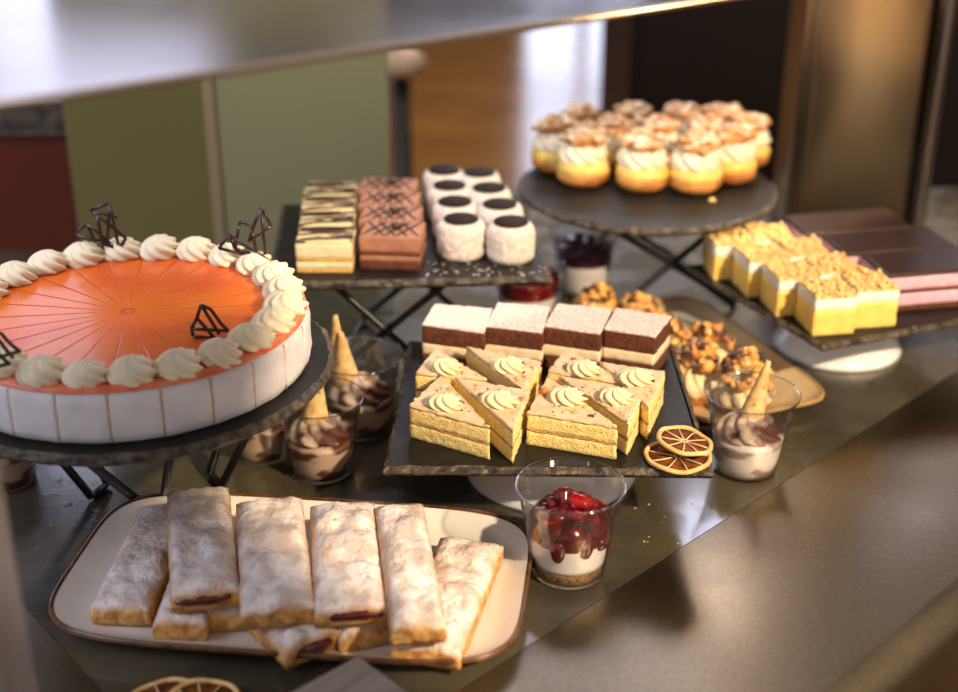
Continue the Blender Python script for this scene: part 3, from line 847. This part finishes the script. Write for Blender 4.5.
# front cherry cup
t = cup(568, 570, 'clear cup of white cream topped with glossy red cherries, front of the counter', 1.02)
fillm(.0025, .012, .0, M['biscuit'], t, 'biscuit_base')
fillm(.012, .036, .0, M['cream_white'], t, 'whipped_cream', wav=.002)
sau = fillm(.034, .047, .013, M['sauce'], t, 'cherry_sauce', wav=.002)
rnd = random.Random(3)
spots = [(0, 0, .062), (.012, .004, .059), (-.012, .006, .058), (.004, -.013, .058), (-.008, -.010, .057), (.015, -.009, .055), (.0, .013, .059), (.021, .006, .053), (-.022, .0, .053), (-.018, -.012, .052), (.010, .019, .053), (-.012, .018, .053), (.022, -.004, .050), (.004, -.023, .050), (-.006, .004, .068), (.004, -.003, .066), (.013, -.019, .0505), (-.011, -.02, .0505)]
for k, (x, y, z) in enumerate(spots):
    obj('cherry', blob(.0086, .0072, .0066, 18, 12, .45, 130, k), M['cherry'] if k % 2 else M['sauce'], sau, loc=(x, y, z-.004), rot=(0, 0, k))
for k, (x, y) in enumerate([(-.0275, -.010), (-.010, -.0285), (.012, -.0275), (.024, -.0185)]):
    obj('sauce_drip', blob(.006+.0012*(k % 2), .006, .0065+.003*(k % 3), 12, 10, .4, 100, k), M['sauce'], sau, loc=(x*.93, y*.93, .038-.003*(k % 2)))

def choc_cup(px, py, label, wafs, s=1, mtop='cocoa', fill='swirl'):
    t = cup(px, py, label, s)
    fillm(.0025, .034, .003, M[fill], t, 'cream_filling', s)
    obj('piped_cream', rosette(.0275*s, .024, 8, 1.6, .2, seed=px), M[mtop], t, loc=(0, 0, .033))
    for loc, L, r1, rot in wafs: wafer_roll(t, loc, L, r1, rot)
    return t
choc_cup(745, 468, 'clear cup of marbled cream with cocoa and rolled wafer beside the steel rail', [((.0, .0, .040), .062, .0135, (rad(4), rad(12), rad(40)))], 1.0, 'cocoa', 'swirl_white')
choc_cup(322, 470, 'clear cup of brown marbled cream with wafer in front of the torte stand', [((-.004, .0, .038), .062, .0155, (rad(4), rad(3), 1.0))], .96)
choc_cup(362, 428, 'clear cup with two wafers behind the front brown one, left of the central slate', [((-.012, .004, .045), .052, .015, (rad(4), rad(-6), .5)), ((-.020, .014, .048), .064, .012, (rad(-4), rad(-10), 2))], 1.0)
choc_cup(262, 452, 'clear cup of brown cream almost hidden beneath the torte board', [], .95)
choc_cup(6, 480, 'clear cup at the left edge under the torte board', [], .92)
def berry_cup(px, py, label, fruit, s, lvl=.054):
    t = cup(px, py, label, s)
    fillm(.0025, lvl-.016, .0, M['cream_white'], t, 'white_cream', s)
    bl = fillm(lvl-.016, lvl, .003, M[fruit], t, 'berry_layer', s)
    for k in range(7):
        a = k*2.4; r = .006+.0023*k
        obj('berry', blob(.006, .006, .006, 12, 8, .15, 100, k), M[fruit], bl, loc=(r*math.cos(a), r*math.sin(a), (lvl+.004)*s))
    return t
berry_cup(583, 291, 'clear cup of white cream with dark berries beneath the cream puff board', 'berry', .98)
berry_cup(527, 328, 'clear cup of red fruit behind the chocolate squares', 'cherry', .98, .058)

# ------------------------------------------------------------------ upper slate: slices and coconut cakes
eU = (ur-ul).normalized(); angU = math.atan2(eU.y, eU.x)
def rect(w, d_): return [(-w/2, -d_/2), (w/2, -d_/2), (w/2, d_/2), (-w/2, d_/2)]
ords = ['front', 'second', 'third', 'backmost']
f1 = at(325, 274, ZU); f2 = at(392, 271, ZU)
sz = .0435
for k in range(4):
    c = f1+Vector((-.003*k, .0235+k*.0445, 0))
    t = thing('streaked_mousse_slice', ords[k]+' pale mousse slice with chocolate streaks, left row on the rear slate', 'cake slice', (c.x, c.y, ZU), rad(random.uniform(-3, 2)), 'streaked pale slices')
    pl = rect(.052, sz)
    obj('biscuit_layer', layer(pl, 0, .004, .0008, k), M['gold'], t)
    obj('mousse_layer', layer(pl, .004, .011, .0008, k+4), M['tiramisu'], t)
    obj('biscuit_layer', layer(pl, .011, .0145, .0008, k+8), M['gold'], t)
    obj('mousse_layer', layer(pl, .0145, .029, .0007, k+12), M['tiramisu'], t)
    tp = obj('streaked_top', layer(pl, .029, .031, .0007, k+15), M['streak'], t)
    vs = []
    rnd = random.Random(k+5)
    for q in range(3):
        y = -sz/2+.004+q*.014+rnd.uniform(-.003, .003)
        vs.append(tube([(-.025, y-.003, .0314), (-.008, y+rnd.uniform(-.001, .003), .0318), (.01, y+.003, .0318), (.0255, y+.006, .0314)], .0011, 6))
    obj('chocolate_drizzle', join(*vs), M['choc'], tp)
for k in range(4):
    c = f2+Vector((-.004*k, .0235+k*.0445, 0))
    t = thing('chocolate_mousse_slice', ords[k]+' brown mousse slice with a coffee bean, second row on the rear slate', 'cake slice', (c.x, c.y, ZU), rad(-4+random.uniform(-2, 2)), 'brown mousse slices')
    pl = rect(.057, sz)
    obj('chocolate_sponge', layer(pl, 0, .0085, .001, k), M['chocsponge'], t)
    obj('mousse_layer', layer(pl, .0085, .014, .0009, k+4), M['mousse'], t)
    obj('chocolate_sponge', layer(pl, .014, .0175, .0008, k+8), M['chocsponge'], t)
    tp = obj('mousse_layer', layer(pl, .0175, .033, .0007, k+12), M['mousse'], t)
    vs = []
    for q in range(4):
        x = -.02+q*.011
        vs.append(tube([(x-.006, -.018, .0334), (x+.002, 0, .0338), (x+.012, .019, .0334)], .0008, 6))
        vs.append(tube([(x+.014, -.018, .0334), (x+.004, 0, .0338), (x-.006, .019, .0334)], .0008, 6))
    obj('chocolate_drizzle', join(*vs), M['choc'], tp)
    bn = blob(.0058, .0042, .0032, 16, 10, .05, 100, k)
    obj('coffee_bean', bn, M['choc'], tp, loc=(.004, 0, .0365), rot=(0, 0, .5))
CO = [(463, 224), (448, 208), (445, 192), (440, 176), (510, 227), (503, 207), (489, 193), (480, 180)]
nm = ['left column', 'right column']
HC = .036
CO = []
for s, (x0, y0) in enumerate([(461, 262), (511, 265)]):
    b = at(x0, y0, ZU)
    for k in range(4):
        CO.append((b.x+(-.0065*k if s == 0 else -.010*k), b.y+.018+k*.0505, s, k))
for x, y, s, k in CO:
    t = thing('coconut_cake', ords[k]+' round white coconut cake in the '+nm[s], 'cake', (x, y, ZU), 0, 'round coconut cakes with chocolate discs')
    def fn(r, z, a, kk, sd=k+s*5):
        q = noise.noise(Vector((math.cos(a)*r*190+sd, math.sin(a)*r*190, z*190)))*.0017+noise.noise(Vector((math.cos(a)*r*500+sd, math.sin(a)*r*500, z*500)))*.0007
        return (r+q if r > .004 else r), z+q*.4
    R = .0228
    obj('coconut_body', lathe([(R-.003, 0), (R-.001, .003)]+[(R, .006+.0025*j) for j in range(10)]+[(R-.001, .032), (R-.004, HC), (.010, HC), (0, HC)], 56, fn), M['coconut'], t)
    obj('chocolate_disc', lathe([(.0165, HC+.0004), (.0168, HC+.0012), (.016, HC+.0022), (0, HC+.0024)], 36), M['disc'], t)
cv = []
for k in range(60):
    p = at(random.uniform(425, 545), random.uniform(262, 276), ZU); s = random.uniform(.0006, .0014)
    cv.append(xf(blob(s*1.6, s*.6, s*.4, 6, 4), Matrix.Translation((p.x, p.y, ZU+s*.4)) @ Matrix.Rotation(k*1.1, 4, 'Z')))
o = tag(obj('coconut_crumbs', join(*cv), M['coconut']), 'loose coconut flakes scattered around the coconut cakes', 'crumbs'); o['kind'] = 'stuff'

# ------------------------------------------------------------------ cream puffs
def bump_lathe(prof, n, amp, nf, seed):
    def fn(r, z, a, k):
        q = amp*noise.noise(Vector((math.cos(a)*r*nf+seed, math.sin(a)*r*nf, z*nf+seed)))
        return (r+q if r > .002 else r), max(z+q*.4, 0)
    return lathe(prof, n, fn)
def puff(label, loc, rz, seed):
    t = thing('cream_puff', label, 'pastry', loc, rz, 'cream puffs on the round slate')
    obj('choux_base', bump_lathe([(.015, 0), (.022, .002), (.0275, .008), (.0285, .013), (.026, .017), (0, .017)], 30, .003, 60, seed), M['choux'], t)
    obj('lemon_cream', bump_lathe([(.0265, .014), (.0282, .017), (.0268, .024), (.023, .028), (0, .028)], 30, .002, 80, seed+3), M['lemon'], t)
    obj('whipped_cream', rosette(.0262, .026, 9, 1.4, .16, seed=seed, fat=True), M['cream'], t, loc=(0, 0, .025))
    rnd = random.Random(int(seed*10))
    vs = [bump_lathe([(.012, .043), (.0185, .046), (.019, .050), (.015, .055), (.009, .059), (0, .0595)], 34, .010, 90, seed+9)]
    for k in range(24):
        a = rnd.uniform(0, 2*PI); r = .021*rnd.random()**.6
        vs.append(xf(blob(.0082, .0052, .0042, 9, 7, .7, 150, k+seed), Matrix.Translation((r*math.cos(a), r*math.sin(a), .059-r*.45+rnd.uniform(-.002, .004))) @ Matrix.Rotation(k*1.3, 4, 'Z') @ Matrix.Rotation(rnd.uniform(-.6, .6), 4, 'X')))
    obj('choux_lid', join(*vs), M['lid'], t)
    return t
PF = [(583, 180, 'front left cream puff of the three nearest the slate edge'), (641, 185, 'front centre cream puff on the round slate'), (694, 187, 'front right cream puff beside a fallen crumb'),
      (557, 167, 'cream puff at the left edge of the round slate'), (729, 177, 'cream puff just right of the front three'),
      (609, 165, 'cream puff behind the front left one'), (657, 165, 'cream puff in the middle of the pile'), (703, 165, 'cream puff in the middle row towards the steel column'), 
      (579, 151, 'rear left cream puff'), (632, 150, 'rear centre cream puff, second from the left in the back row'), (680, 150, 'rear cream puff right of centre'), (721, 150, 'rear right cream puff'), (745, 161, 'cream puff at the right edge of the round slate')]
for i, (x, y, lb) in enumerate(PF):
    p = at(x, y+3, ZP); puff(lb, (p.x, p.y, ZP), i*.8, i*1.7+.3).scale = (.95,)*3 if i > 4 else (1.02,)*3
p = at(712, 203, ZP)
tag(obj('pastry_crumb', blob(.004, .0035, .003, 10, 8, .3, 200, 1), M['crumb'], loc=(p.x, p.y, ZP+.0028)), 'pale crumb fallen in front of the cream puffs', 'crumb')

# ------------------------------------------------------------------ crumble squares and pink chocolate slices
angR = math.atan2(uR.y, uR.x)
rowname = ['front', 'second', 'third', 'rear']
SX, SY, HQ = .047, .049, .041
def rl(u, v): return r0+uR*u+vR*v
for cidx in range(2):
    for k in range(4):
        c = rl(.007+SX/2+cidx*(SX-.001), .013+SY/2+k*(SY+.0015))
        c = c-uR*(.003*(k % 2))
        t = thing('crumble_custard_square', rowname[k]+' yellow custard square with crumble, '+('left' if cidx == 0 else 'right')+' column', 'cake square', (c.x, c.y, ZR), angR+rad(-13+random.uniform(-2, 2)), 'crumble topped custard squares')
        pl = rect(SX-.006, SY-.006)
        obj('custard_layer', layer(pl, 0, .026, .0009, k+cidx*5, nf=90), M['custard'], t)
        obj('white_cream_layer', layer(pl, .026, .0365, .0010, k+cidx*5+3, nf=90), M['cream_white'], t)
        vs = [layer(pl, .0365, .039, .0014, k, nf=200)]
        rnd = random.Random(k+cidx*9)
        for q in range(60):
            x, y = rnd.uniform(-SX/2+.003, SX/2-.003), rnd.uniform(-SY/2+.003, SY/2-.003); s = rnd.uniform(.0015, .0034)
            vs.append(xf(blob(s, s*.85, s*.8, 7, 5, .5, 200, q), Matrix.Translation((x, y, .0395+rnd.uniform(0, .0015)))))
        obj('crumble_top', join(*vs), M['crumble'], t)
for k in range(3):
    c = rl(.100+.066, .060+k*.062)
    t = thing('pink_mousse_slice', rowname[k]+' chocolate glazed slice with two pink mousse layers', 'cake slice', (c.x, c.y, ZR), angR-rad(10), 'chocolate glazed pink slices')
    pl = rect(.118, .057)
    z = 0
    for q, (h_, m_, nm_) in enumerate([(.006, 'chocsponge', 'chocolate_sponge'), (.0125, 'pink', 'pink_mousse'), (.004, 'chocsponge', 'chocolate_sponge'), (.0125, 'pink', 'pink_mousse')]):
        obj(nm_, layer(pl, z, z+h_, .0011, q+k, nf=200), M[m_], t); z += h_
    obj('chocolate_glaze', layer(pl, z, z+.005, .0006, k, bev=.0015), M['glaze_choc'], t)

# ------------------------------------------------------------------ nut pastries
def nut_pastry(label, x, y, rz, seed, s=1):
    t = thing('nut_pastry', label, 'pastry', (x, y, .0045), rz, 'caramelised nut pastries on the beige plate')
    t.scale = (s, s, s)
    obj('tart_shell', lathe([(.017, 0), (.019, .001), (.0255, .014), (.0262, .0155), (.0245, .0155), (.02, .008), (0, .008)], 48, lambda r, z, a, k: (r*(1+.03*math.cos(16*a)), z)), M['shell'], t)
    obj('piped_cream', rosette(.0255, .03, 9, 1.0, .16, seed=seed), M['nutcream'], t, loc=(0, 0, .011))
    rnd = random.Random(seed)
    vs = []
    for k in range(46):
        a = rnd.uniform(0, 2*PI); q = rnd.random()**.6; r = .024*q
        z = .036+.022*(1-q*q)+rnd.uniform(-.003, .004)
        sz_ = rnd.uniform(.0042, .0062)
        vs.append(xf(blob(sz_*1.25, sz_*.85, sz_*.8, 9, 7, .35, 150, k+seed), Matrix.Translation((r*math.cos(a), r*math.sin(a), z)) @ Matrix.Rotation(rnd.uniform(0, 6), 4, 'Z') @ Matrix.Rotation(rnd.uniform(-.8, .8), 4, 'X')))
    obj('caramelised_nuts', join(*vs), M['nut'], t)['kind'] = 'stuff'
    vs = []
    for k in range(6):
        a = rnd.uniform(0, 2*PI); r = .022*rnd.random()**.5
        vs.append(xf(blob(.004, .003, .003, 8, 6, .4, 150, k+seed), Matrix.Translation((r*math.cos(a), r*math.sin(a), .040+.022*(1-(r/.024)**2)))))
    obj('chocolate_drops', join(*vs), M['choc'], t)['kind'] = 'stuff'
    return t
NP = [(.244, 1.132, 'nut pastry nearest the wafer cup, frontmost on the beige plate'), (.203, 1.158, 'nut pastry next to the corner chocolate square, showing its piped cream'),
      (.221, 1.205, 'nut pastry in the middle of the right side of the beige plate'), (.178, 1.222, 'nut pastry in the middle of the left side of the beige plate'),
      (.160, 1.274, 'nut pastry behind the rightmost chocolate square, second from the back'), (.121, 1.296, 'rearmost nut pastry, behind the third chocolate square')]
for i, (x, y, lb) in enumerate(NP): nut_pastry(lb, x, y, i, i+3, .95 if i else 1)

# ------------------------------------------------------------------ grey wooden block at the bottom, crumbs, drops
p = at(358, 655, .045)
t = thing('wooden_block', 'grey grained wooden block corner at the bottom of the picture', 'block', (p.x, p.y, 0), rad(43))
obj('block_body', bevbox(-.09, 0, -.11, 0, 0, .045, .001), M['greywood'], t, smooth=False)
def scatter(name, label, cat, n, reg, z, m, s0, s1, flat=.5):
    vs = []
    for k in range(n):
        q = at(random.uniform(reg[0], reg[2]), random.uniform(reg[1], reg[3]), z); s = random.uniform(s0, s1)
        vs.append(xf(blob(s, s*.8, s*flat, 8, 5, .3, 200, k), Matrix.Translation((q.x, q.y, z+s*flat*.7))))
    o = tag(obj(name, join(*vs), m), label, cat); o['kind'] = 'stuff'
m_drop = clear_plastic('water')
scatter('water_drops', 'water droplets on the dark counter left of the strudel plate', 'water', 34, (45, 478, 98, 530), 0, m_drop, .0015, .004, .35)
scatter('cake_crumbs', 'tiny cake crumbs on the central slate', 'crumbs', 30, (600, 395, 700, 468), ZC, M['crumb'], .0003, .0009)
scatter('counter_crumbs', 'small crumbs on the dark counter beside the front cherry cup', 'crumbs', 14, (630, 490, 700, 560), 0, M['crumb'], .0004, .001)

# ------------------------------------------------------------------ light
def light(kind, name, loc, to, energy, col_, **kw):
    L = bpy.data.lights.new(name, kind); L.energy = energy; L.color = col_
    for k, v in kw.items(): setattr(L, k, v)
    o = bpy.data.objects.new(name, L); COL.objects.link(o); o.location = loc
    o.rotation_euler = (Vector(to)-Vector(loc)).to_track_quat('-Z', 'Y').to_euler()
    return o
WARM = (1, .76, .47)
light('SPOT', 'counter_spot', (.85, .0, 1.0), (.27, 1.08, .03), 165, WARM, spot_size=rad(35.5), spot_blend=.12, shadow_soft_size=.03)
light('SPOT', 'rear_spot', (.75, 1.75, 1.15), (.36, 1.35, .05), 60, WARM, spot_size=rad(60), spot_blend=.5, shadow_soft_size=.04)
light('AREA', 'window_light', (-1.5, .1, 1.5), (-.1, 1.0, 0), 24, (.80, .84, 1.0), shape='RECTANGLE', size=1.2, size_y=.9)
light('AREA', 'ceiling_light', (.4, 1.6, 2.1), (.2, 1.1, 0), 10, (1, .86, .72), shape='RECTANGLE', size=1.2, size_y=1.0)
light('AREA', 'room_light', (.6, 5, 2.4), (.3, 5, -.9), 60, (1, .8, .55), shape='RECTANGLE', size=2, size_y=2)
light('AREA', 'back_light', (-.35, 1.05, .95), (-.4, 1.6, .2), 1.6, (1, .92, .78), shape='RECTANGLE', size=.5, size_y=.4)  # unseen soft fill added for the green screen, no fixture
light('POINT', 'hanging_lamp', (.37, 1.72, .62), (0, 0, 0), 1.1, WARM, shadow_soft_size=.03)
w = bpy.data.worlds.new('World'); SC.world = w; w.use_nodes = True
w.node_tree.nodes['Background'].inputs[0].default_value = lin((205, 190, 178)); w.node_tree.nodes['Background'].inputs[1].default_value = .66

# ------------------------------------------------------------------ camera
cam = bpy.data.cameras.new('camera'); co = bpy.data.objects.new('camera', cam); COL.objects.link(co)
co.location = (0, 0, H); co.rotation_euler = (rad(90)-PITCH, 0, 0)
cam.sensor_width = 36; cam.lens = F/958*36; cam.clip_start = .01
cam.dof.use_dof = True; cam.dof.focus_distance = 1.07; cam.dof.aperture_fstop = 3.0
SC.camera = co
SC.view_settings.view_transform = 'Standard'; SC.view_settings.look = 'None'
SC.view_settings.gamma = 1; SC.view_settings.use_curve_mapping = False
SC.view_settings.exposure = .12
